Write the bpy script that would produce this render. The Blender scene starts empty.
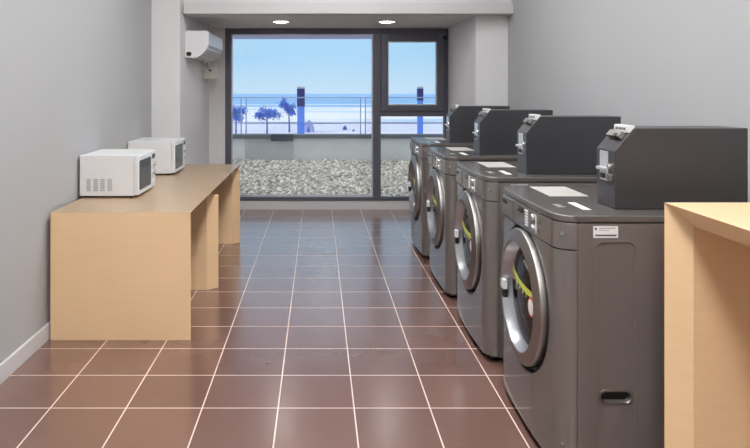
import bpy, bmesh, math, random
from mathutils import Vector, noise
random.seed(4)
PI = math.pi
scene = bpy.context.scene
COL = scene.collection

# ------------------------------------------------------------------ materials
def lin(c):
    out = []
    for v in c:
        v /= 255.0
        out.append(v / 12.92 if v <= 0.04045 else ((v + 0.055) / 1.055) ** 2.4)
    return tuple(out) + (1.0,)

def new_mat(name):
    m = bpy.data.materials.new(name)
    m.use_nodes = True
    nt = m.node_tree
    return m, nt, nt.nodes, nt.links, nt.nodes['Principled BSDF']

def paint(name, c, rough=0.5, metal=0.0, var=0.04, scale=6.0, bump=0.0, bscale=80.0, coat=0.0, spec=0.5, rvar=0.0):
    m, nt, N, L, b = new_mat(name)
    tc = N.new('ShaderNodeTexCoord')
    nz = N.new('ShaderNodeTexNoise'); nz.inputs['Scale'].default_value = scale; nz.inputs['Detail'].default_value = 3
    L.new(tc.outputs['Object'], nz.inputs['Vector'])
    mx = N.new('ShaderNodeMix'); mx.data_type = 'RGBA'
    base = lin(c)
    mx.inputs['A'].default_value = tuple(min(1, v * (1 - var)) for v in base[:3]) + (1,)
    mx.inputs['B'].default_value = tuple(min(1, v * (1 + var)) for v in base[:3]) + (1,)
    L.new(nz.outputs['Fac'], mx.inputs['Factor'])
    L.new(mx.outputs['Result'], b.inputs['Base Color'])
    b.inputs['Roughness'].default_value = rough
    b.inputs['Metallic'].default_value = metal
    b.inputs['Specular IOR Level'].default_value = spec
    if coat:
        b.inputs['Coat Weight'].default_value = coat
        b.inputs['Coat Roughness'].default_value = 0.08
    if bump:
        n2 = N.new('ShaderNodeTexNoise'); n2.inputs['Scale'].default_value = bscale
        L.new(tc.outputs['Object'], n2.inputs['Vector'])
        bp = N.new('ShaderNodeBump'); bp.inputs['Strength'].default_value = bump; bp.inputs['Distance'].default_value = 0.01
        L.new(n2.outputs['Fac'], bp.inputs['Height']); L.new(bp.outputs['Normal'], b.inputs['Normal'])
    return m

def wood(name, c, rough=0.4, stretch=(3, 30, 3)):
    m, nt, N, L, b = new_mat(name)
    tc = N.new('ShaderNodeTexCoord')
    mp = N.new('ShaderNodeMapping'); mp.inputs['Scale'].default_value = stretch
    L.new(tc.outputs['Object'], mp.inputs['Vector'])
    nz = N.new('ShaderNodeTexNoise'); nz.inputs['Scale'].default_value = 2.0; nz.inputs['Detail'].default_value = 6; nz.inputs['Distortion'].default_value = 0.6
    L.new(mp.outputs['Vector'], nz.inputs['Vector'])
    n2 = N.new('ShaderNodeTexNoise'); n2.inputs['Scale'].default_value = 2.3; n2.inputs['Detail'].default_value = 2
    L.new(tc.outputs['Object'], n2.inputs['Vector'])
    base = lin(c)
    r = N.new('ShaderNodeValToRGB')
    r.color_ramp.elements[0].position = 0.25; r.color_ramp.elements[0].color = (base[0]*.95, base[1]*.935, base[2]*.91, 1)
    r.color_ramp.elements[1].position = 0.7; r.color_ramp.elements[1].color = (base[0]*1.03, base[1]*1.03, base[2]*1.03, 1)
    ad = N.new('ShaderNodeMath'); ad.operation = 'ADD'
    m1 = N.new('ShaderNodeMath'); m1.operation = 'MULTIPLY'; m1.inputs[1].default_value = 0.5
    m2 = N.new('ShaderNodeMath'); m2.operation = 'MULTIPLY'; m2.inputs[1].default_value = 0.5
    L.new(nz.outputs['Fac'], m1.inputs[0]); L.new(n2.outputs['Fac'], m2.inputs[0])
    L.new(m1.outputs[0], ad.inputs[0]); L.new(m2.outputs[0], ad.inputs[1])
    L.new(ad.outputs[0], r.inputs['Fac']); L.new(r.outputs['Color'], b.inputs['Base Color'])
    b.inputs['Roughness'].default_value = rough
    return m

def emit(name, c, s):
    m, nt, N, L, b = new_mat(name)
    b.inputs['Base Color'].default_value = (.9, .9, .9, 1)
    b.inputs['Emission Color'].default_value = lin(c)
    b.inputs['Emission Strength'].default_value = s
    return m

def glass_pane(name):
    m = bpy.data.materials.new(name); m.use_nodes = True
    nt = m.node_tree; N = nt.nodes; L = nt.links
    N.remove(N['Principled BSDF'])
    out = N['Material Output']
    t = N.new('ShaderNodeBsdfTransparent'); t.inputs['Color'].default_value = (.95, .97, .98, 1)
    g = N.new('ShaderNodeBsdfGlossy'); g.inputs['Roughness'].default_value = 0.0
    f = N.new('ShaderNodeFresnel'); f.inputs['IOR'].default_value = 1.4
    mx = N.new('ShaderNodeMixShader')
    L.new(f.outputs[0], mx.inputs[0]); L.new(t.outputs[0], mx.inputs[1]); L.new(g.outputs[0], mx.inputs[2])
    L.new(mx.outputs[0], out.inputs['Surface'])
    return m

T = 0.337
def tile_floor():
    m, nt, N, L, b = new_mat('brown_tile')
    tc = N.new('ShaderNodeTexCoord'); sp = N.new('ShaderNodeSeparateXYZ')
    L.new(tc.outputs['Object'], sp.inputs[0])
    def M(op, a, bb=None):
        n = N.new('ShaderNodeMath'); n.operation = op
        for i, v in enumerate((a, bb)):
            if v is None: continue
            if isinstance(v, (int, float)): n.inputs[i].default_value = v
            else: L.new(v, n.inputs[i])
        return n.outputs[0]
    def axis(o, off):
        u = M('DIVIDE', M('SUBTRACT', o, off), T)
        fr = M('FRACT', u); fl = M('FLOOR', u)
        d = M('SUBTRACT', 0.5, M('ABSOLUTE', M('SUBTRACT', fr, 0.5)))
        return d, fl
    dx, fx = axis(sp.outputs['X'], 0.16 - 20 * T)
    dy, fy = axis(sp.outputs['Y'], 2.955 - 20 * T)
    d = M('MINIMUM', dx, dy)
    g = M('LESS_THAN', d, 0.0088)
    cb = N.new('ShaderNodeCombineXYZ'); L.new(fx, cb.inputs[0]); L.new(fy, cb.inputs[1])
    wn = N.new('ShaderNodeTexWhiteNoise'); L.new(cb.outputs[0], wn.inputs['Vector'])
    nz = N.new('ShaderNodeTexNoise'); nz.inputs['Scale'].default_value = 7; nz.inputs['Detail'].default_value = 5
    L.new(tc.outputs['Object'], nz.inputs['Vector'])
    s = M('ADD', M('MULTIPLY', wn.outputs['Value'], 0.6), M('MULTIPLY', nz.outputs['Fac'], 0.4))
    tile = N.new('ShaderNodeMix'); tile.data_type = 'RGBA'
    tile.inputs['A'].default_value = lin((110, 80, 71)); tile.inputs['B'].default_value = lin((125, 92, 82))
    L.new(s, tile.inputs['Factor'])
    mx = N.new('ShaderNodeMix'); mx.data_type = 'RGBA'
    L.new(g, mx.inputs['Factor']); L.new(tile.outputs['Result'], mx.inputs['A'])
    mx.inputs['B'].default_value = lin((232, 208, 196))
    L.new(mx.outputs['Result'], b.inputs['Base Color'])
    rr = M('ADD', M('MULTIPLY', g, 0.45), M('ADD', 0.20, M('MULTIPLY', nz.outputs['Fac'], 0.06)))
    L.new(rr, b.inputs['Roughness'])
    bp = N.new('ShaderNodeBump'); bp.inputs['Strength'].default_value = 0.35; bp.inputs['Distance'].default_value = 0.002
    L.new(M('SUBTRACT', 1.0, g), bp.inputs['Height'])
    L.new(bp.outputs['Normal'], b.inputs['Normal'])
    b.inputs['Specular IOR Level'].default_value = 0.7
    b.inputs['Coat Weight'].default_value = 0.7; b.inputs['Coat Roughness'].default_value = 0.24
    return m

def sea_mat():
    m, nt, N, L, b = new_mat('sea_water')
    tc = N.new('ShaderNodeTexCoord')
    mp = N.new('ShaderNodeMapping'); mp.inputs['Scale'].default_value = (0.012, 0.06, 1)
    L.new(tc.outputs['Object'], mp.inputs['Vector'])
    nz = N.new('ShaderNodeTexNoise'); nz.inputs['Scale'].default_value = 1.0; nz.inputs['Detail'].default_value = 4
    L.new(mp.outputs['Vector'], nz.inputs['Vector'])
    sp = N.new('ShaderNodeSeparateXYZ'); L.new(tc.outputs['Object'], sp.inputs[0])
    mr = N.new('ShaderNodeMapRange'); mr.inputs['From Min'].default_value = 85; mr.inputs['From Max'].default_value = 230
    mr.inputs['To Min'].default_value = 0.22; mr.inputs['To Max'].default_value = -0.12
    L.new(sp.outputs['Y'], mr.inputs['Value'])
    ad = N.new('ShaderNodeMath'); ad.operation = 'ADD'
    L.new(nz.outputs['Fac'], ad.inputs[0]); L.new(mr.outputs['Result'], ad.inputs[1])
    r = N.new('ShaderNodeValToRGB')
    e = r.color_ramp.elements
    e[0].position = 0.42; e[0].color = lin((138, 188, 240))
    e[1].position = 0.66; e[1].color = lin((246, 248, 255))
    k = e.new(0.55); k.color = lin((165, 205, 248))
    L.new(ad.outputs[0], r.inputs['Fac']); L.new(r.outputs['Color'], b.inputs['Base Color'])
    b.inputs['Roughness'].default_value = 0.6
    b.inputs['Specular IOR Level'].default_value = 0.2
    return m

def gravel_mat():
    m, nt, N, L, b = new_mat('gravel_stone')
    tc = N.new('ShaderNodeTexCoord')
    vo = N.new('ShaderNodeTexVoronoi'); vo.inputs['Scale'].default_value = 17
    L.new(tc.outputs['Object'], vo.inputs['Vector'])
    r = N.new('ShaderNodeValToRGB'); e = r.color_ramp.elements
    e[0].color = lin((120, 113, 104)); e[1].color = lin((234, 231, 224))
    k = e.new(0.5); k.color = lin((184, 178, 168))
    L.new(vo.outputs['Color'], r.inputs['Fac']); L.new(r.outputs['Color'], b.inputs['Base Color'])
    b.inputs['Roughness'].default_value = 0.85
    bp = N.new('ShaderNodeBump'); bp.inputs['Distance'].default_value = 0.05; bp.invert = True
    L.new(vo.outputs['Distance'], bp.inputs['Height']); L.new(bp.outputs['Normal'], b.inputs['Normal'])
    return m

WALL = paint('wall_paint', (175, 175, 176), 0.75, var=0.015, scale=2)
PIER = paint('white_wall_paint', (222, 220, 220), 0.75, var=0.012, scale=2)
CEIL = paint('ceiling_paint', (214, 214, 215), 0.8, var=0.01)
BEAM = paint('beam_paint', (206, 204, 204), 0.7, var=0.01)
BASEB = paint('baseboard_paint', (206, 205, 207), 0.5, var=0.01)
FLOOR = tile_floor()
FRAME = paint('window_aluminium', (90, 90, 101), 0.4, 0.2, var=0.05)
FRAMEEDGE = paint('window_gasket', (196, 198, 206), 0.4, 0.5)
PANE = glass_pane('clear_glass')
BIRCH = wood('birch_veneer', (236, 201, 158), 0.38, (3, 3, 30))
BIRCHTOP = wood('birch_darkened_top', (178, 151, 121), 0.26, (30, 3, 3))  # birch darkened to carry the bench top's darker reflection
PLY = wood('plywood_edge', (214, 178, 136), 0.5, (3, 3, 120))
BODY = paint('graphite_side', (114, 106, 103), 0.42, 0.1, var=0.02)
FRONT = paint('graphite_front', (132, 126, 123), 0.15, 0.45, var=0.02)
LID = paint('graphite_lid', (116, 110, 107), 0.2, 0.4, var=0.03)
DARKGAP = paint('black_plastic', (22, 21, 22), 0.5)
CHROME = paint('chrome', (205, 203, 203), 0.22, 1.0, var=0.02)
SATIN = paint('satin_steel', (158, 153, 150), 0.42, 1.0, var=0.03)
RIM = paint('brushed_rim_metal', (178, 180, 184), 0.28, 0.9, var=0.03)
PLATE = paint('bright_plate_metal', (226, 226, 228), 0.34, 0.7, var=0.02)
DARKGLASS = paint('dark_door_glass', (22, 20, 20), 0.08, 0.0, spec=0.2)
BLACKGLOSS = paint('black_gloss', (20, 20, 24), 0.1)
WHITEPL = paint('white_plastic', (224, 224, 225), 0.35, var=0.01)
GREYPL = paint('grey_plastic', (176, 175, 175), 0.5, var=0.02)
LABELW = paint('white_label', (240, 238, 236), 0.45, var=0.01)
INK = paint('grey_ink', (96, 94, 98), 0.6)
LIDREFL = paint('lid_reflection', (196, 192, 187), 0.4, var=0.01)  # pale tone of a reflection put into the colour
YELLOW = paint('lime_sticker', (208, 212, 96), 0.5)
REDRING = paint('red_ring', (190, 70, 66), 0.5)
COINBOX = paint('coin_box_enamel', (70, 69, 72), 0.34, 0.35, var=0.05, scale=3)
BEIGE = paint('beige_plastic', (214, 210, 204), 0.5)
CONC = paint('concrete', (220, 217, 213), 0.85, var=0.12, scale=3, bump=0.2)
CONC2 = paint('grey_concrete_panel', (186, 184, 183), 0.85, var=0.1, scale=3)
CAPM = paint('parapet_cap_metal', (104, 108, 116), 0.5, 0.2)
CAPD = paint('dark_cap_metal', (66, 70, 84), 0.5, 0.2)
RAILM = paint('railing_steel', (158, 178, 220), 0.35, 0.3)
GRAVEL = gravel_mat()
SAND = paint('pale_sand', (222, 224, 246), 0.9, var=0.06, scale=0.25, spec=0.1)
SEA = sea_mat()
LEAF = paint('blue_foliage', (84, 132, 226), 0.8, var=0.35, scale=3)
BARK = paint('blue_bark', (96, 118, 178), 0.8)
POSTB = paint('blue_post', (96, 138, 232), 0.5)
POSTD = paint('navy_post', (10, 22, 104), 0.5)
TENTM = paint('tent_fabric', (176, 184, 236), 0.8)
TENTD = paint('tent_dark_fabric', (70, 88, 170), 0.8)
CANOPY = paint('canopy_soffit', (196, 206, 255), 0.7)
LAMP = emit('lamp_diffuser', (255, 250, 246), 42.0)
PANEL = emit('panel_diffuser', (250, 252, 253), 26.5)

# ------------------------------------------------------------------ mesh builder
class MB:
    def __init__(self): self.bm = bmesh.new()
    def _bev(self, verts, w, seg):
        es = {e for v in verts for e in v.link_edges}
        es = [e for e in es if len(e.link_faces) == 2 and e.calc_face_angle(0) > 0.5]
        if w > 0 and es:
            bmesh.ops.bevel(self.bm, geom=es, offset=w, segments=seg, profile=0.5, affect='EDGES')
    def box(self, x0, x1, y0, y1, z0, z1, bev=0.0, seg=2):
        return self.prism([(x0, y0), (x1, y0), (x1, y1), (x0, y1)], 'z', z0, z1, bev, seg)
    def prism(self, pts, axis, a0, a1, bev=0.0, seg=2):
        def P(p, a):
            if axis == 'z': return (p[0], p[1], a)
            if axis == 'y': return (p[0], a, p[1])
            return (a, p[0], p[1])
        A = [self.bm.verts.new(P(p, a0)) for p in pts]
        B = [self.bm.verts.new(P(p, a1)) for p in pts]
        n = len(pts); fs = [self.bm.faces.new(A), self.bm.faces.new(B)]
        for i in range(n):
            fs.append(self.bm.faces.new((A[i], A[(i + 1) % n], B[(i + 1) % n], B[i])))
        bmesh.ops.recalc_face_normals(self.bm, faces=fs)
        self._bev(A + B, bev, seg)
        return self
    def lathe(self, prof, o, axis, seg=48):
        """prof: (radius, height along axis) pairs; axis: unit vector"""
        ax = Vector(axis).normalized()
        u = ax.orthogonal().normalized(); w = ax.cross(u)
        rings = []; o = Vector(o)
        for r, h in prof:
            if r < 1e-6: rings.append([self.bm.verts.new(o + ax * h)])
            else: rings.append([self.bm.verts.new(o + ax * h + u * (r * math.cos(2*PI*i/seg)) + w * (r * math.sin(2*PI*i/seg))) for i in range(seg)])
        fs = []
        for a, b in zip(rings, rings[1:]):
            for i in range(seg):
                j = (i + 1) % seg
                if len(a) == 1 and len(b) == 1: continue
                if len(a) == 1: fs.append(self.bm.faces.new((a[0], b[i], b[j])))
                elif len(b) == 1: fs.append(self.bm.faces.new((a[i], b[0], a[j])))
                else: fs.append(self.bm.faces.new((a[i], a[j], b[j], b[i])))
        bmesh.ops.recalc_face_normals(self.bm, faces=fs)
        return self
    def tube(self, pts, r, seg=8):
        pts = [Vector(p) for p in pts]; rings = []
        rr = r if isinstance(r, (list, tuple)) else [r] * len(pts)
        for i, p in enumerate(pts):
            d = (pts[min(i + 1, len(pts) - 1)] - pts[max(i - 1, 0)]).normalized()
            u = d.orthogonal().normalized() if i == 0 else (u - d * u.dot(d)).normalized()
            w = d.cross(u)
            rings.append([self.bm.verts.new(p + (u * math.cos(2*PI*k/seg) + w * math.sin(2*PI*k/seg)) * rr[i]) for k in range(seg)])
        fs = [self.bm.faces.new(rings[0]), self.bm.faces.new(rings[-1])]
        for a, b in zip(rings, rings[1:]):
            for k in range(seg):
                j = (k + 1) % seg
                fs.append(self.bm.faces.new((a[k], a[j], b[j], b[k])))
        bmesh.ops.recalc_face_normals(self.bm, faces=fs)
        return self
    def hexa(self, A, B):
        A = [self.bm.verts.new(p) for p in A]; B = [self.bm.verts.new(p) for p in B]
        fs = [self.bm.faces.new(A), self.bm.faces.new(B)]
        for i in range(4):
            j = (i + 1) % 4
            fs.append(self.bm.faces.new((A[i], A[j], B[j], B[i])))
        bmesh.ops.recalc_face_normals(self.bm, faces=fs)
        self._bev(A + B, .0012, 1)
        return self
    def quad(self, *ps):
        self.bm.faces.new([self.bm.verts.new(p) for p in ps]); return self
    def build(self, name, mat, parent=None, angle=35):
        me = bpy.data.meshes.new(name)
        self.bm.to_mesh(me); self.bm.free()
        for p in me.polygons: p.use_smooth = True
        me.set_sharp_from_angle(angle=math.radians(angle))
        me.materials.append(mat)
        o = bpy.data.objects.new(name, me); COL.objects.link(o)
        wn = o.modifiers.new('weighted_normals', 'WEIGHTED_NORMAL'); wn.keep_sharp = True
        if parent is not None: o.parent = parent
        return o

def box(name, mat, d, parent=None, bev=0.0, seg=2):
    return MB().box(*d, bev=bev, seg=seg).build(name, mat, parent)

def thing(name, label, cat, loc=(0, 0, 0), group=None):
    o = bpy.data.objects.new(name, None); COL.objects.link(o)
    o.location = loc; o.empty_display_size = 0.1
    return tag(o, label, cat, group)
def tag(o, label=None, cat=None, group=None, kind=None):
    if label: o['label'] = label
    if cat: o['category'] = cat
    if group: o['group'] = group
    if kind: o['kind'] = kind
    return o
def struct(o): o['kind'] = 'structure'; return o

def copy_tree(o, loc=None, label=None):
    def rec(s, parent):
        c = s.copy(); COL.objects.link(c)
        if parent is not None: c.parent = parent
        for ch in list(s.children): rec(ch, c)
        return c
    r = rec(o, None)
    if loc is not None: r.location = loc
    if label: r['label'] = label
    return r

def cut(o, cutters):
    """boolean-difference the cutter objects out of o's mesh, then drop them"""
    for c in cutters: c.parent = o.parent
    for c in cutters:
        md = o.modifiers.new('b', 'BOOLEAN'); md.operation = 'DIFFERENCE'; md.solver = 'EXACT'; md.object = c
    bpy.context.view_layer.update()
    ev = o.evaluated_get(bpy.context.evaluated_depsgraph_get())
    me = bpy.data.meshes.new_from_object(ev)
    o.modifiers.clear(); wn = o.modifiers.new('weighted_normals', 'WEIGHTED_NORMAL'); wn.keep_sharp = True; old = o.data; o.data = me
    bpy.data.meshes.remove(old)
    for c in cutters:
        m = c.data; bpy.data.objects.remove(c); bpy.data.meshes.remove(m)
    for p in me.polygons: p.use_smooth = True
    me.set_sharp_from_angle(angle=math.radians(30))
    return o

def rrect(x0, x1, y0, y1, r, n=6):
    pts = []
    for cx, cy, a in ((x1 - r, y0 + r, -90), (x1 - r, y1 - r, 0), (x0 + r, y1 - r, 90), (x0 + r, y0 + r, 180)):
        for i in range(n + 1):
            t = math.radians(a + 90 * i / n)
            pts.append((cx + r * math.cos(t), cy + r * math.sin(t)))
    return pts

# ------------------------------------------------------------------ room shell
XL, XR, YB, YN, ZC = -1.535, 1.83, 7.78, -2.0, 3.3
ZS = 2.117                    # soffit over the window recess
struct(box('floor', FLOOR, (XL - .15, XR + .15, YN - .15, YB + .1, -0.12, 0)))
struct(box('ceiling', CEIL, (XL - .15, XR + .15, YN - .15, YB + .25, ZC, ZC + .1)))
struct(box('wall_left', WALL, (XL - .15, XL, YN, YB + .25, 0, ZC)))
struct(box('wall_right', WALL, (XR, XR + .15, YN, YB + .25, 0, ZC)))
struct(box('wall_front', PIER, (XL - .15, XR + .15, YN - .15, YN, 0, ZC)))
wb = MB()
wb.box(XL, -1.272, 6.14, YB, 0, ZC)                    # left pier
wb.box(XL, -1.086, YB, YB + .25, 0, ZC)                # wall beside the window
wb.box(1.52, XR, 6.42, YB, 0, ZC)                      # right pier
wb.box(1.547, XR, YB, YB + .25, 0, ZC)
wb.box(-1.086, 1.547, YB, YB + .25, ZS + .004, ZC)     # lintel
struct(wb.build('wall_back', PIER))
struct(box('trim_1', BEAM, (-1.262, XR, 6.24, 6.42, ZS, 2.222), bev=.004))
struct(box('trim_2', CEIL, (-1.272, 1.52, 6.42, YB, ZS, 2.3)))
struct(box('wall_bulkhead', CEIL, (-1.272, XR, 6.30, 6.42, 2.222, ZC)))
struct(box('baseboard_left', BASEB, (XL, -1.518, YN + .001, 6.14, 0, .09), bev=.003))
struct(box('baseboard_right', BASEB, (XR - .015, XR, YN, 6.42, 0, .09), bev=.003))
struct(box('baseboard_back', BEAM, (-1.086, 1.52, YB - .02, YB + .1, 0, .097), bev=.003))

# ------------------------------------------------------------------ window
win = bpy.data.objects.new('window_1', None); COL.objects.link(win); struct(win)
win.location = (0, YB, 0)
WX0, WX1, WZ0, WZ1 = -1.086, 1.547, .100, ZS
f = MB()
f.box(WX0, WX0 + .07, 0, .09, WZ0, WZ1, .004)
f.box(1.475, WX1, 0, .09, WZ0, WZ1, .004)
f.box(WX0 + .07, 1.475, 0, .09, WZ1 - .066, WZ1, .004)
f.box(WX0 + .07, 1.475, 0, .09, WZ0, WZ0 + .045, .004)
f.build('window_frame', FRAME, win)
box('mullion', FRAME, (.643, .733, -.012, .09, WZ0 + .045, WZ1 - .066), win, .004)
box('transom', FRAME, (.733, 1.475, -.004, .09, 1.088, 1.15), win, .004)
s = MB()
SX0, SX1, SZ0, SZ1 = .735, 1.473, 1.150, 2.05
s.box(SX0, SX0 + .08, -.03, .07, SZ0, SZ1, .006)
s.box(SX1 - .085, SX1, -.03, .07, SZ0, SZ1, .006)
s.box(SX0 + .08, SX1 - .085, -.03, .07, SZ0, SZ0 + .07, .006)
s.box(SX0 + .08, SX1 - .085, -.03, .07, SZ1 - .085, SZ1, .006)
sash = s.build('sash', FRAME, win)
g = MB()
a0, a1, b0, b1 = SX0 + .08, SX1 - .085, SZ0 + .07, SZ1 - .085
for d in ((a0, a0 + .012, b0, b1), (a1 - .012, a1, b0, b1), (a0 + .012, a1 - .012, b0, b0 + .012), (a0 + .012, a1 - .012, b1 - .012, b1)):
    g.box(d[0], d[1], .0, .03, d[2], d[3])
g.build('glazing_bead', FRAMEEDGE, sash)
box('window_pane', PANE, (a0, a1, .030, .038, b0, b1), sash)
box('hinge', BLACKGLOSS, (SX1 - .012, SX1 + .02, -.045, -.012, 1.98, 2.03), sash, .004)
g = MB()
a0, a1, b0, b1 = WX0 + .07, .643, WZ0 + .045, WZ1 - .066
for d in ((a0, a0 + .014, b0, b1), (a1 - .014, a1, b0, b1), (a0 + .014, a1 - .014, b0, b0 + .022), (a0 + .014, a1 - .014, b1 - .012, b1)):
    g.box(d[0], d[1], .02, .05, d[2], d[3])
g.build('glazing_bead', FRAMEEDGE, win)
box('window_pane', PANE, (a0, a1, .05, .058, b0, b1), win)
box('window_pane', PANE, (.733, 1.475, .05, .058, WZ0 + .045, 1.088), win)

# ------------------------------------------------------------------ lamps
def downlight(x, y, label):
    t = thing('downlight', label, 'ceiling light', (x, y, ZS), 'recessed downlights over the window')
    MB().lathe([(.072, -.001), (.088, -.001), (.094, -.004), (.096, .0)], (0, 0, 0), (0, 0, 1), 40).build('trim_ring', WHITEPL, t)
    MB().lathe([(0, -.003), (.06, -.003), (.074, -.0012)], (0, 0, 0), (0, 0, 1), 40).build('diffuser', LAMP, t)
downlight(-.39, 7.03, 'round recessed downlight in the soffit, left one, above the wide window pane')
downlight(.728, 7.03, 'round recessed downlight in the soffit, right one, above the window mullion')
def panel(x, y, label):  # unseen panels, sized and placed to brighten the sides facing the camera
    t = thing('unseen_panel_light', label, 'ceiling light', (x, y, ZC), 'unseen added ceiling panel lights')
    m = MB()
    for d in ((-.32, .32, -.62, -.60), (-.32, .32, .60, .62), (-.32, -.30, -.60, .60), (.30, .32, -.60, .60)):
        m.box(d[0], d[1], d[2], d[3], -.014, 0)
    m.build('frame', WHITEPL, t)
    box('diffuser', PANEL, (-.30, .30, -.60, .60, -.008, -.001), t)
for i, (x, y) in enumerate(((.15, 4.4), (.15, 2.4), (.15, .4), (.15, -1.25))):
    panel(x, y, ['unseen ceiling panel light added over the far washing machines',
                 'unseen ceiling panel light added over the near washing machines',
                 'unseen ceiling panel light added over the front of the room',
                 'unseen ceiling panel light added at the rear of the room'][i])

# ------------------------------------------------------------------ left wooden bench
t = thing('wooden_bench', 'long low birch bench with open bays along the left wall under the microwaves', 'bench', (-1.11, 4.93, 0))
ox, oy = -1.11, 4.93
bx0, bx1, bxi = -1.506 - ox, -.715 - ox, -.78 - ox
yf, yr = 3.747 - oy, 6.117 - oy
def mitred_top(mat, x0, x1, xi, ya, yb, z1, z0, th, parent, name):
    MB().hexa([(x0, ya, z1), (x1, ya, z1), (x1, yb, z1), (x0, yb, z1)],
              [(x0, ya + th, z0), (xi, ya + th, z0), (xi, yb - th, z0), (x0, yb - th, z0)]).build(name, mat, parent)
def mitred_end(mat, x0, x1, xi, y, th, z1, z0, parent):
    MB().hexa([(x0, y, 0), (x1, y, 0), (x1, y, z1), (x0, y, z1)],
              [(x0, y + th, 0), (xi, y + th, 0), (xi, y + th, z0), (x0, y + th, z0)]).build('end_panel', mat, parent)
mitred_top(BIRCHTOP, bx0, bx1, bxi, yf, yr, .72, .66, .062, t, 'tabletop')
mitred_end(BIRCH, bx0, bx1, bxi, yf, .062, .72, .66, t)
mitred_end(BIRCH, bx0, bx1, bxi, yr, -.062, .72, .66, t)
ym = 4.74 - oy
MB().prism([(bx0, ym - .06), (bxi, ym - .06), (bx1 + .006, ym - .003), (bx1 + .006, ym + .003), (bxi, ym + .06), (bx0, ym + .06)], 'z', 0, .66, .0015, 1).build('divider_panel', BIRCH, t)

# ------------------------------------------------------------------ right wooden counter
t = thing('wooden_counter', 'tall birch wood counter with an open bay at the right, before the nearest washer', 'counter', (1.47, 1.5, 0))
ox, oy = 1.47, 1.5
cx0, cxi, cx1 = 1.143 - ox, 1.208 - ox, 1.80 - ox
yn, yk, zt, zi = .85 - oy, 2.2 - oy, 1.042, .975
mitred_top(BIRCH, cx1, cx0, cxi, yn, yk, zt, zi, .058, t, 'countertop')
mitred_end(BIRCH, cx1, cx0, cxi, yk, -.058, zt, zi, t)
mitred_end(BIRCH, cx1, cx0, cxi, yn, .058, zt, zi, t)
box('back_panel', BIRCH, (cx1 - .02, cx1, yn + .058, yk - .058, 0, zi), t)

# ------------------------------------------------------------------ washing machines
WN = [2.40, 3.43, 4.46, 5.49]           # near side of each machine
WW, WD, WH = .76, .775, .96
XF = .855
GRP = 'coin operated washing machines along the right wall'
root = thing('washing_machine', '', 'washing machine', (XF + WD / 2, WN[0] + WW / 2, 0), GRP)
fx = -WD / 2; hw = WW / 2; R = .07; BOW = .008
def front_plan(inset=0.0, xback=fx + .078):
    """outline of the rounded, slightly bowed front in plan"""
    pts = [(xback, -hw + inset)]
    r = R
    for i in range(9):
        a = i / 8 * PI / 2
        pts.append((fx + BOW + r - (r - inset) * math.sin(a), -hw + r - (r - inset) * math.cos(a)))
    for i in range(1, 12):
        y = -hw + r + (WW - 2 * r) * i / 12
        pts.append((fx + inset + BOW * (abs(y) / (hw - r)) ** 2, y))
    for i in range(9):
        a = (1 - i / 8) * PI / 2
        pts.append((fx + BOW + r - (r - inset) * math.sin(a), hw - r + (r - inset) * math.cos(a)))
    pts.append((xback, hw - inset))
    return pts
DZ = .552
# body with pressed side panels and grip recess
body = MB().box(fx + .080, -fx, -hw + .001, hw - .001, .03, .930, .003).build('body', BODY, root)
cs = []
for sg in (-1, 1):
    y0, y1 = (-hw - .02, -hw + .006) if sg < 0 else (hw - .006, hw + .02)
    cs.append(MB().prism(rrect(-.238, -.096, .09, .866, .03), 'y', y0, y1).build('c', BODY))
    y0, y1 = (-hw - .02, -hw + .035) if sg < 0 else (hw - .035, hw + .02)
    cs.append(MB().prism(rrect(-.224, -.113, .283, .325, .0205), 'y', y0, y1).build('c', BODY))
cut(body, cs)
for sg in (-1, 1):                         # rolled rims of the pressed panel and of the grip
    for nm, rc, rad, yy, mt in (('side_bead', rrect(-.238, -.096, .09, .866, .03), .004, hw - .003, BODY), ('side_grip', rrect(-.226, -.111, .281, .327, .0225), .005, hw - .005, SATIN)):
        ps = [(p[0], sg * yy, p[1]) for p in rc]; ps.append(ps[0])
        MB().tube(ps, rad, 6).build(nm, mt, root)
    box('grip_pocket', DARKGAP, (-.222, -.115, min(sg * (hw - .034), sg * (hw - .030)), max(sg * (hw - .034), sg * (hw - .030)), .285, .323), root)
box('plinth', DARKGAP, (fx + .045, -fx - .05, -hw + .03, hw - .03, .018, .05), root)
for sx in (fx + .12, -fx - .1):
    for sy in (-hw + .08, hw - .08):
        MB().lathe([(0, 0), (.022, 0), (.022, .006), (.012, .008), (.012, .03), (0, .03)], (sx, sy, 0), (0, 0, 1), 16).build('foot', DARKGAP, root)
fp = MB().prism(front_plan(), 'z', .035, .832, .003, 2).build('front_panel', FRONT, root)
cut(fp, [MB().lathe([(0, -.3), (.297, -.3), (.297, .3), (0, .3)], (fx, 0, DZ), (1, 0, 0), 72).build('c', FRONT)])
cp = MB().prism(front_plan(), 'z', .836, .932, .003, 2).build('control_panel', FRONT, root)
lid = front_plan(); lid = lid[1:-1]; lid = [(-fx, -hw)] + lid + [(-fx, hw)]
MB().prism(lid, 'z', .9335, WH, .006, 3).build('lid', LID, root)
xs = fx + .003                                # just in front of the control panel
def cpx(y): return fx + BOW * (abs(y) / (hw - R)) ** 2
def cbox(name, mat, y0, y1, z0, z1, d=.003, parent=root, bev=.001):
    x = min(cpx(y0), cpx(y1))
    return box(name, mat, (x - d, x + .006, y0, y1, z0, z1), parent, bev)
dr = cbox('detergent_drawer', FRONT, .145, .305, .846, .926, .004, bev=.003)
hd = cbox('drawer_handle', DARKGAP, .225, .295, .893, .914, .007, dr, bev=.004)
cbox('display', BLACKGLOSS, .000, .062, .897, .920, .003)
for k in range(6):
    cbox('button', WHITEPL, -.068, -.036, .920 - k * .0115 - .007, .920 - k * .0115, .004, bev=.0015)
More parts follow.
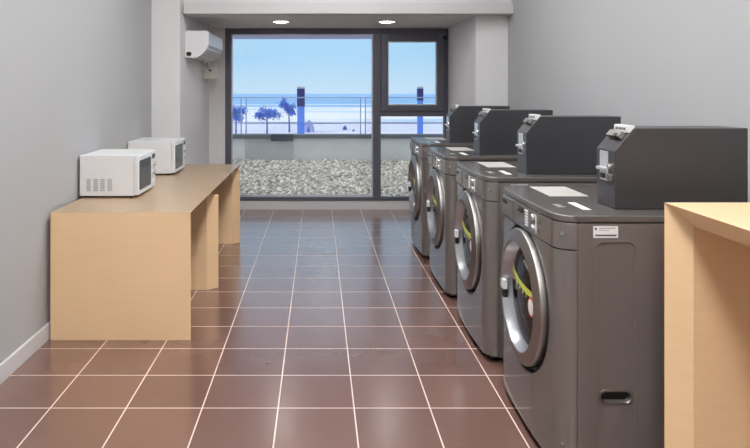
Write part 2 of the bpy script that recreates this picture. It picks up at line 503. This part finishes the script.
for z in (.908, .866):
    kn = MB().lathe([(.0, .012), (.0115, .011), (.013, .009), (.0135, 0)], (cpx(-.14), -.140, z), (-1, 0, 0), 24).build('selector_knob', CHROME, root)
    m = MB()
    x = cpx(-.165) - .0012
    m.box(x, x + .004, -.197, -.170, z + .004, z + .008); m.box(x, x + .004, -.207, -.172, z - .004, z); m.box(x, x + .004, -.202, -.176, z - .012, z - .008)
    m.build('control_marking', SATIN, root)
cbox('control_marking', LABELW, -.166, -.158, .850, .920, .0015, bev=0)
# lock on the rounded near corner
a = math.radians(40)
lx = fx + BOW + R - R * math.sin(a); ly = -hw + R - R * math.cos(a)
MB().lathe([(0, .006), (.007, .006), (.009, .003), (.009, -.004)], (lx, ly, .892), (-math.sin(a), -math.cos(a), 0), 20).build('panel_lock', CHROME, root)
MB().lathe([(0, .004), (.006, .004), (.007, -.004)], (lx, ly, .13), (-math.sin(a), -math.cos(a), 0), 20).build('panel_screw', CHROME, root)
# door
C0 = (fx, 0, DZ + .003)
door = MB().lathe([(.272, -.030), (.275, -.010), (.276, .010), (.273, .016), (.266, .019), (.229, .030), (.224, .030), (.221, .026)], C0, (-1, 0, 0), 96).build('door', SATIN, root)
MB().lathe([(.223, .027), (.219, .018), (.211, .000), (.203, -.014), (.199, -.018)], C0, (-1, 0, 0), 96).build('inner_rim', RIM, door, 60)
MB().lathe([(.201, -.016), (.185, -.010), (.15, -.003), (.08, .003), (0, .005)], C0, (-1, 0, 0), 72).build('door_glass', DARKGLASS, door, 60)
MB().lathe([(.296, -.070), (.24, -.070), (0, -.072)], C0, (-1, 0, 0), 48).build('door_backing', DARKGAP, door)
hg = MB().box(fx - .029, fx - .010, .190, .240, DZ - .030, DZ + .012, .003).build('door_latch', WHITEPL, door)
box('latch_recess', DARKGAP, (fx - .0285, fx - .008, .190, .240, DZ - .066, DZ - .031), door, .003)
def gx(y, z):                                 # the glass surface depth at a point
    r = math.hypot(y, z - DZ - .003)
    pr = [(0, .005), (.08, .003), (.15, -.003), (.185, -.010), (.201, -.016), (.3, -.016)]
    for (r0, h0), (r1, h1) in zip(pr, pr[1:]):
        if r <= r1: h = h0 + (h1 - h0) * (r - r0) / (r1 - r0); break
    return fx - h - .002
def glass_strip(name, mat, pts, w):
    m = MB()
    top = [Vector((gx(y, z + w/2), y, z + w/2)) for y, z in pts]; bot = [Vector((gx(y, z - w/2), y, z - w/2)) for y, z in pts]
    for i in range(len(pts) - 1):
        m.quad(top[i], top[i+1], bot[i+1], bot[i])
    return m
arc = [(.168 - .336 * i / 16, DZ + .084 - .045 * i / 16 - .014 * math.sin(PI * i / 16)) for i in range(17)]
st = glass_strip('lime_scale_sticker', YELLOW, arc, .026)
for i in range(1, 16, 2):
    y, z = arc[i]
    z -= .017
    st.quad(*[(gx(yy, zz) - .0003, yy, zz) for yy, zz in ((y - .006, z + .006), (y + .006, z + .006), (y + .005, z - .010), (y - .005, z - .010))])
tag(st.build('scale_sticker', YELLOW, door), 'curved lime yellow sticker with tick marks')
sc = (-.122, DZ - .008)
MB().lathe([(0, .0045), (.038, .0045), (.040, .002), (.040, -.008)], (gx(*sc), sc[0], sc[1]), (-1, 0, 0), 28).build('round_badge', REDRING, door)
MB().lathe([(0, .0055), (.031, .0055), (.032, .003)], (gx(*sc), sc[0], sc[1]), (-1, 0, 0), 28).build('badge_face', LABELW, door)
tx = MB()
for k, w in enumerate((.010, .008, .012, .008, .010)):
    y = -.015 - k * .017; z = DZ + .150 - k * .006
    tx.box(gx(y, z) - .001, gx(y, z) + .001, y - w / 2, y + w / 2, z - .007, z + .004)
tx.build('glass_marking', LABELW, door)
# labels on the lid and side, painted reflection on the lid
box('lid_label', LABELW, (1.002 - 1.2425, 1.032 - 1.2425, 2.515 - 2.78, 2.672 - 2.78, WH, WH + .0012), root)
box('lid_reflection', LIDREFL, (.985 - 1.2425, 1.15 - 1.2425, 2.83 - 2.78, 3.10 - 2.78, WH, WH + .0012), root)  # pale slab standing in for the window's reflection on the lid
lm = MB()
for k in range(5):
    lm.box(.925 - 1.2425 + .006 * (k % 2), .958 - 1.2425 - .006 * (k % 3), -.205 + k * .014, -.201 + k * .014, WH, WH + .0008)
lm.build('lid_marking', GREYPL, root)
lb = box('side_label', LABELW, (.992 - 1.2425, 1.081 - 1.2425, -hw - .0012, -hw + .002, .880, .922), root)
lt = MB(); lt.box(.998 - 1.2425, 1.075 - 1.2425, -hw - .0018, -hw, .886, .892); lt.box(1.012 - 1.2425, 1.073 - 1.2425, -hw - .0018, -hw, .914, .916); lt.box(1.012 - 1.2425, 1.050 - 1.2425, -hw - .0018, -hw, .907, .9085); lt.box(.997 - 1.2425, 1.004 - 1.2425, -hw - .0018, -hw, .908, .917)
lt.build('label_print', INK, lb)
for bevo in (body,):
    pass
WL = ['grey front loading washing machine nearest the camera, beside the tall wooden counter',
      'grey front loading washing machine, second from the wooden counter',
      'grey front loading washing machine, third from the wooden counter and second from the window',
      'grey front loading washing machine farthest away, last of the row beside the window']
root['label'] = WL[0]
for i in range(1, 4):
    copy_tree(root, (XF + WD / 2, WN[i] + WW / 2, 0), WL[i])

# ------------------------------------------------------------------ coin boxes
cb = thing('coin_box', '', 'coin box', (1.125, WN[0] + .124, WH + .0013), 'coin boxes on the washing machines')
BLn, BW_, BHt, S0, SX = .505, .166, .306, .218, .073
prof = [(0, 0), (BLn, 0), (BLn, BHt), (SX, BHt), (0, S0)]
MB().prism(prof, 'y', 0, BW_, .003, 2).build('housing', COINBOX, cb)
sl = MB().box(-.004, .004, .058, .128, .098, .212, .002).build('coin_plate', PLATE, cb)
MB().box(-.020, .0, .066, .128, .138, .150, .003).build('coin_slide', PLATE, sl)
MB().box(-.010, -.002, .074, .112, .106, .126, .003).build('coin_opening', DARKGAP, sl)
MB().lathe([(0, .010), (.009, .010), (.011, .004), (.011, -.002)], (0, .040, .158), (-1, 0, 0), 20).build('key_lock', CHROME, cb)
MB().box(-.010, .002, .018, .056, .102, .128, .004).build('return_cup', SATIN, cb)
sd = Vector((SX, 0, BHt - S0)).normalized(); sn = Vector((-sd.z, 0, sd.x))
def slope_box(name, mat, s0, s1, y0, y1, h0, h1, parent):
    m = MB().box(s0, s1, y0, y1, h0, h1, .0015)
    for v in m.bm.verts:
        p = Vector((0, 0, S0)) + sd * v.co.x + sn * v.co.z
        v.co = (p.x, v.co.y, p.z)
    return m.build(name, mat, parent)
slope_box('latch_bracket', SATIN, .056, .084, .022, .130, 0, .020, cb)
slope_box('latch_notch', DARKGAP, .052, .070, .040, .066, .004, .022, cb)
lp = MB().box(.050, .078, .004, .120, BHt - .018, BHt + .010, .002).build('name_plate', WHITEPL, cb)
m = MB()
for k, w in enumerate((.012, .007, .012, .009, .012, .008)):
    m.box(.0492, .052, .022 + k * .015, .022 + k * .015 + w, BHt - .009, BHt + .001)
m.build('plate_print', INK, lp)
CL = ['dark grey coin box with chrome slot on the nearest washing machine, behind the wooden counter',
      'dark grey coin box on the second washing machine from the wooden counter',
      'dark grey coin box on the third washing machine from the wooden counter',
      'dark grey coin box on the farthest washing machine, next to the window']
cb['label'] = CL[0]
for i in range(1, 4):
    copy_tree(cb, (1.112, WN[i] + .124, WH + .0013), CL[i])

# ------------------------------------------------------------------ microwaves
mw = thing('microwave', 'white microwave nearer the camera on the wooden bench, vents on its side', 'microwave', (-1.337, 4.455, .72), 'white microwaves on the bench')
MB().box(-.18, .165, -.22, .22, .012, .272, .006).build('body', WHITEPL, mw)
for sx in (-.15, .14):
    for sy in (-.19, .19):
        MB().lathe([(0, 0), (.013, 0), (.015, .013), (0, .013)], (sx, sy, 0), (0, 0, 1), 16).build('foot', DARKGAP, mw)
dm = MB().box(.1655, .198, -.22, .105, .016, .268, .008, 3).build('door', WHITEPL, mw)
MB().prism(rrect(-.207, .082, .046, .236, .012), 'x', .196, .1995).build('door_window', BLACKGLOSS, dm)
pm = MB().box(.1655, .196, .1065, .22, .016, .268, .006, 3).build('control_panel', WHITEPL, mw)
box('display', BLACKGLOSS, (.195, .1972, .125, .205, .215, .245), pm)
for k in range(2):
    MB().lathe([(0, .018), (.017, .016), (.020, 0)], (.195, .163, .178 - k * .058), (1, 0, 0), 28).build('dial', GREYPL, pm)
box('open_button', WHITEPL, (.195, .2, .130, .198, .035, .072), pm, .003)
for k, (fa, fb) in enumerate(((.13, .205), (.26, .34), (.385, .465), (.515, .60))):
    m = MB(); xa, xb = -.18 + fa * .345, -.18 + fb * .345
    n = 7
    for j in range(n):
        z1 = .272 - .26 * (.58 + .306 * j / n)
        m.box(xa, xb, -.2212, -.219, z1 - .0085, z1)
    m.build('side_vent', GREYPL, mw)
box('rear_duct', DARKGAP, (-.19, -.178, -.15, -.05, .14, .22), mw, .003)
copy_tree(mw, (-1.345, 5.56, .72), 'white microwave farther from the camera on the wooden bench, by the wall pier')

# ------------------------------------------------------------------ air conditioner on the left reveal
ac = thing('air_conditioner', 'white wall mounted air conditioner high on the left beside the window', 'air conditioner', (-1.272, 6.85, 1.71))
ap = [(0, .004), (.0, .258), (.205, .258), (.219, .25), (.224, .235), (.224, .135), (.214, .105), (.19, .065), (.155, .028), (.115, .006), (.08, 0)]
MB().prism(ap, 'y', -.455, .47, .004, 2).build('housing', WHITEPL, ac)
apc = [(x * 1.02, z * 1.02 - .003) for x, z in ap]
MB().prism(apc, 'y', -.48, -.452, .006, 2).build('end_cap', WHITEPL, ac)
MB().prism(rrect(.012, .062, .016, .056, .018), 'y', -.4825, -.478).build('pipe_opening', DARKGAP, ac)
MB().prism([(.213, .098), (.221, .124), (.226, .122), (.217, .095)], 'y', -.42, .44).build('outlet_louver', GREYPL, ac)
MB().prism([(.16, .022), (.205, .08), (.210, .076), (.166, .018)], 'y', -.42, .44).build('outlet_slot', GREYPL, ac)
MB().tube([(.03, .30, .01), (.035, .33, -.03), (.05, .42, -.06), (.06, .50, -.075)], .012, 10).build('drain_pipe', GREYPL, ac)
jb = thing('junction_box', 'small beige wall box with a dark round hole under the air conditioner', 'wall box', (-1.272, 7.46, 1.52))
MB().box(0, .14, -.06, .06, 0, .135, .006).build('case', BEIGE, jb)
MB().box(.02, .135, -.05, .05, .135, .16, .006).build('top_cap', BEIGE, jb)
MB().lathe([(0, .003), (.012, .003), (.013, -.002)], (.072, -.06, .095), (0, -1, 0), 20).build('cover_screw', DARKGAP, jb)
MB().box(-.0, .03, -.066, .0, .0, .05, .004).build('side_clip', WHITEPL, jb)
MB().tube([(.03, 0, .155), (.028, -.01, .165), (.03, -.02, .172)], .010, 8).build('cable', INK, jb)

# ------------------------------------------------------------------ outside: terrace, parapet, railing
def ground_mesh(name, mat, x0, x1, y0, y1, nx, ny, fn):
    bm = bmesh.new(); vs = []
    for j in range(ny + 1):
        for i in range(nx + 1):
            x = x0 + (x1 - x0) * i / nx; y = y0 + (y1 - y0) * j / ny
            vs.append(bm.verts.new((x, y, fn(x, y))))
    for j in range(ny):
        for i in range(nx):
            a = j * (nx + 1) + i
            bm.faces.new((vs[a], vs[a + 1], vs[a + nx + 2], vs[a + nx + 1]))
    me = bpy.data.meshes.new(name); bm.to_mesh(me); bm.free(); me.materials.append(mat)
    o = bpy.data.objects.new(name, me); COL.objects.link(o); return o
def gz(x, y):
    p = Vector((x * 11.5, y * 10.5, 0))
    d = noise.voronoi(p)[0][0]
    return -.03 + .075 * (0.5 - d) + .03 * noise.noise(Vector((x * 1.5, y * 3, 3)))
gr = ground_mesh('gravel', GRAVEL, -6, 8, YB + .27, 13.46, 460, 250, gz)
tag(gr, 'grey gravel bed outside between the window and the low concrete wall', 'gravel', None, 'stuff')
struct(box('floor_terrace', CONC, (-6, 8, YB + .26, 13.9, -.4, -.12)))
pw = struct(box('wall_parapet', CONC, (-9, 11, 13.5, 13.75, -.4, .40)))
box('wall_cap', CAPM, (-9, 11, 13.46, 13.79, .40, .475), pw, .006)
box('wall_panel', CONC2, (-1.48, -.5, 13.488, 13.5, -.05, .40), pw)
box('cap_section', CAPD, (-.95, -.5, 13.45, 13.60, .35, .478), pw)
struct(box('trim_3', CANOPY, (-1.5, 1.95, YB + .25, 9.0, 2.08, 2.30)))
rl = thing('railing', 'slim steel and glass railing on the low wall outside the window', 'railing', (0, 13.62, .475))
MB().tube([(-8, 0, .75), (10, 0, .75)], .011, 8).build('top_rail', RAILM, rl)
k = -1.52
xs_ = []
while k > -8: k -= 2.44
k += 2.44
while k < 9.5:
    for d in (-.05, .05):
        MB().box(k + d - .011, k + d + .011, -.02, .02, 0, .745).build('post', RAILM, rl)
    xs_.append(k); k += 2.44
for a, b in zip(xs_, xs_[1:]):
    box('glass_panel', PANE, (a + .07, b - .07, -.005, .005, .05, .74), rl)

# beach, sea
ZG = -3.0
struct(ground_mesh('ground_beach', SAND, -120, 140, 14.5, 86, 40, 30, lambda x, y: ZG + .12 * noise.noise(Vector((x * .3, y * .3, 0)))))
sea = ground_mesh('sea', SEA, -500, 520, 85, 490, 20, 20, lambda x, y: ZG + .1)
tag(sea, 'blue sea with pale breaking waves beyond the beach', 'sea', None, 'stuff')
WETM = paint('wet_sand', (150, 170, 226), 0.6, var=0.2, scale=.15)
o = ground_mesh('wet_sand', WETM, -60, 70, 82.6, 84.2, 60, 2, lambda x, y: ZG + .15 + (.06 * noise.noise(Vector((x * .2, 0, 7)))))
tag(o, 'dark wet strip of sand where the waves meet the beach', 'sand', None, 'stuff')

def post(x, y, ztop, w, label, zc):
    t = thing('light_post', label, 'post', (x, y, ZG))
    box('shaft', POSTB, (-w/2, w/2, -w/2, w/2, 0, zc - ZG), t, .01)
    box('lamp_head', POSTD, (-w/2 - .01, w/2 + .01, -w/2 - .01, w/2 + .01, zc - ZG, ztop - .07 - ZG), t, .01)
    box('cap', GREYPL, (-w/2 - .01, w/2 + .01, -w/2 - .01, w/2 + .01, ztop - .07 - ZG, ztop - ZG), t, .01)
post(-.64, 25, 1.47, .27, 'square blue post with a dark top beside the beach trees', .73)
post(3.83, 25, 1.47, .20, 'slimmer blue post seen through the small opening window', .95)

def tree(x, y, h, cr, lean, label, seed):
    rnd = random.Random(seed)
    t = thing('beach_tree', label, 'tree', (x, y, ZG), 'wind bent trees on the beach')
    pts = [(lean * (i / 5) ** 2, .05 * math.sin(i), h * .72 * i / 5) for i in range(6)]
    MB().tube(pts, [.10 - .012 * i for i in range(6)], 8).build('trunk', BARK, t)
    br = MB(); fo = MB(); top = Vector(pts[-1])
    for b in range(13):
        a = rnd.uniform(0, 2 * PI); L = cr * rnd.uniform(.55, 1.05)
        st_ = Vector(pts[rnd.choice((3, 4, 4, 5, 5))])
        en = st_ + Vector((math.cos(a) * L, math.sin(a) * L * .7, rnd.uniform(-.22, .5) * h * .42))
        br.tube([st_, (st_ + en) / 2 + Vector((0, 0, .12)), en], [.035, .025, .012], 5)
        for k in range(85):
            s_ = rnd.uniform(.35, 1.1)
            p = st_.lerp(en, s_) + Vector((rnd.gauss(0, .16), rnd.gauss(0, .16), rnd.gauss(0.04, .13)))
            d = Vector((rnd.uniform(-1, 1), rnd.uniform(-1, 1), rnd.uniform(-.2, .9))).normalized()
            q = d.orthogonal().normalized()
            l_, w_ = rnd.uniform(.12, .26), rnd.uniform(.03, .06)
            fo.quad(p - q * w_, p + d * l_ * .5 - q * w_ * 1.2, p + d * l_, p + q * w_)
    br.build('branches', BARK, t); fo.build('foliage', LEAF, t)
tree(-4.9, 64, 2.75, 1.5, .0, 'windswept tree with a flat crown, middle of the three beyond the wall', 3)
tree(-2.86, 66.5, 3.5, 1.0, -.1, 'tallest windswept tree beyond the wall, beside the blue post', 8)
tree(-7.9, 64, 2.8, .95, .1, 'leftmost windswept tree beyond the wall, near the window edge', 12)

def tent(x, y, w, h, mat, label):
    t = thing('beach_tent', label, 'tent', (x, y, ZG))
    m = MB(); n = 6
    ring = [(w/2 * math.cos(2*PI*k/n), w/2 * math.sin(2*PI*k/n), 0) for k in range(n)]
    top = (0.05 * w, 0, h)
    mid = [(p[0]*.72, p[1]*.72, h*.62) for p in ring]
    for k in range(n):
        j = (k + 1) % n
        m.quad(ring[k], ring[j], mid[j], mid[k]); m.quad(mid[k], mid[j], top)
    m.build('canopy', mat, t)
    MB().quad((-w*.12, -w*.455, .02), (w*.12, -w*.455, .02), (0, -w*.40, h*.5)).build('doorway', TENTD, t)
tent(-.95, 67, 1.25, 1.25, TENTM, 'pale lilac beach tent just right of the blue post')
tent(2.82, 70, .5, .5, TENTD, 'small dark blue beach tent alone on the pale sand')
tent(3.62, 68, .26, .22, TENTD, 'tiny dark blue bundle low on the sand right of the small tent')

# ------------------------------------------------------------------ sky, sun
w = bpy.data.worlds.new('sky'); scene.world = w; w.use_nodes = True
N = w.node_tree.nodes; L = w.node_tree.links
bg = N['Background']
tc = N.new('ShaderNodeTexCoord'); sp = N.new('ShaderNodeSeparateXYZ')
L.new(tc.outputs['Generated'], sp.inputs[0])
r = N.new('ShaderNodeValToRGB'); e = r.color_ramp.elements
e[0].position = 0.0; e[0].color = lin((206, 234, 255))
e[1].position = 0.5; e[1].color = lin((226, 230, 236))
k = e.new(0.045); k.color = lin((180, 224, 255))
k = e.new(0.15); k.color = lin((178, 222, 255))
L.new(sp.outputs['Z'], r.inputs['Fac'])
mp = N.new('ShaderNodeMapping'); mp.inputs['Scale'].default_value = (2.2, 2.2, 7)
L.new(tc.outputs['Generated'], mp.inputs['Vector'])
nz = N.new('ShaderNodeTexNoise'); nz.inputs['Scale'].default_value = 2.0; nz.inputs['Detail'].default_value = 4
L.new(mp.outputs['Vector'], nz.inputs['Vector'])
mr = N.new('ShaderNodeMapRange'); mr.inputs['From Min'].default_value = .52; mr.inputs['From Max'].default_value = .8; mr.inputs['To Max'].default_value = .45
L.new(nz.outputs['Fac'], mr.inputs['Value'])
mx = N.new('ShaderNodeMix'); mx.data_type = 'RGBA'
L.new(mr.outputs['Result'], mx.inputs['Factor']); L.new(r.outputs['Color'], mx.inputs['A']); mx.inputs['B'].default_value = lin((228, 240, 252))
L.new(mx.outputs['Result'], bg.inputs['Color'])
bg.inputs['Strength'].default_value = 1.0
sun = bpy.data.lights.new('sun', 'SUN'); sun.energy = 2.4; sun.angle = .2; sun.color = (1, .95, .86)
so = bpy.data.objects.new('sun', sun); COL.objects.link(so)
so.rotation_euler = Vector((.85, .12, -.6)).to_track_quat('-Z', 'Y').to_euler()

# ------------------------------------------------------------------ camera
cam = bpy.data.cameras.new('camera'); co = bpy.data.objects.new('camera', cam); COL.objects.link(co)
cam.sensor_width = 36; cam.sensor_fit = 'HORIZONTAL'; cam.lens = 666 / 750 * 36
co.location = (0, 0, 1.42); co.rotation_euler = (PI / 2, 0, 0)
cam.shift_x = (375 - 318) / 750; cam.shift_y = (88 - 224) / 750
cam.clip_end = 2000; cam.clip_start = .05
scene.camera = co
vs = scene.view_settings
scene.display_settings.display_device = 'sRGB'
vs.view_transform = 'Standard'; vs.look = 'None'; vs.exposure = 0.0; vs.gamma = 1.0; vs.use_curve_mapping = False
scene.cycles.use_denoising = True
scene.cycles.max_bounces = 10; scene.cycles.transparent_max_bounces = 12
scene.cycles.sample_clamp_indirect = 6
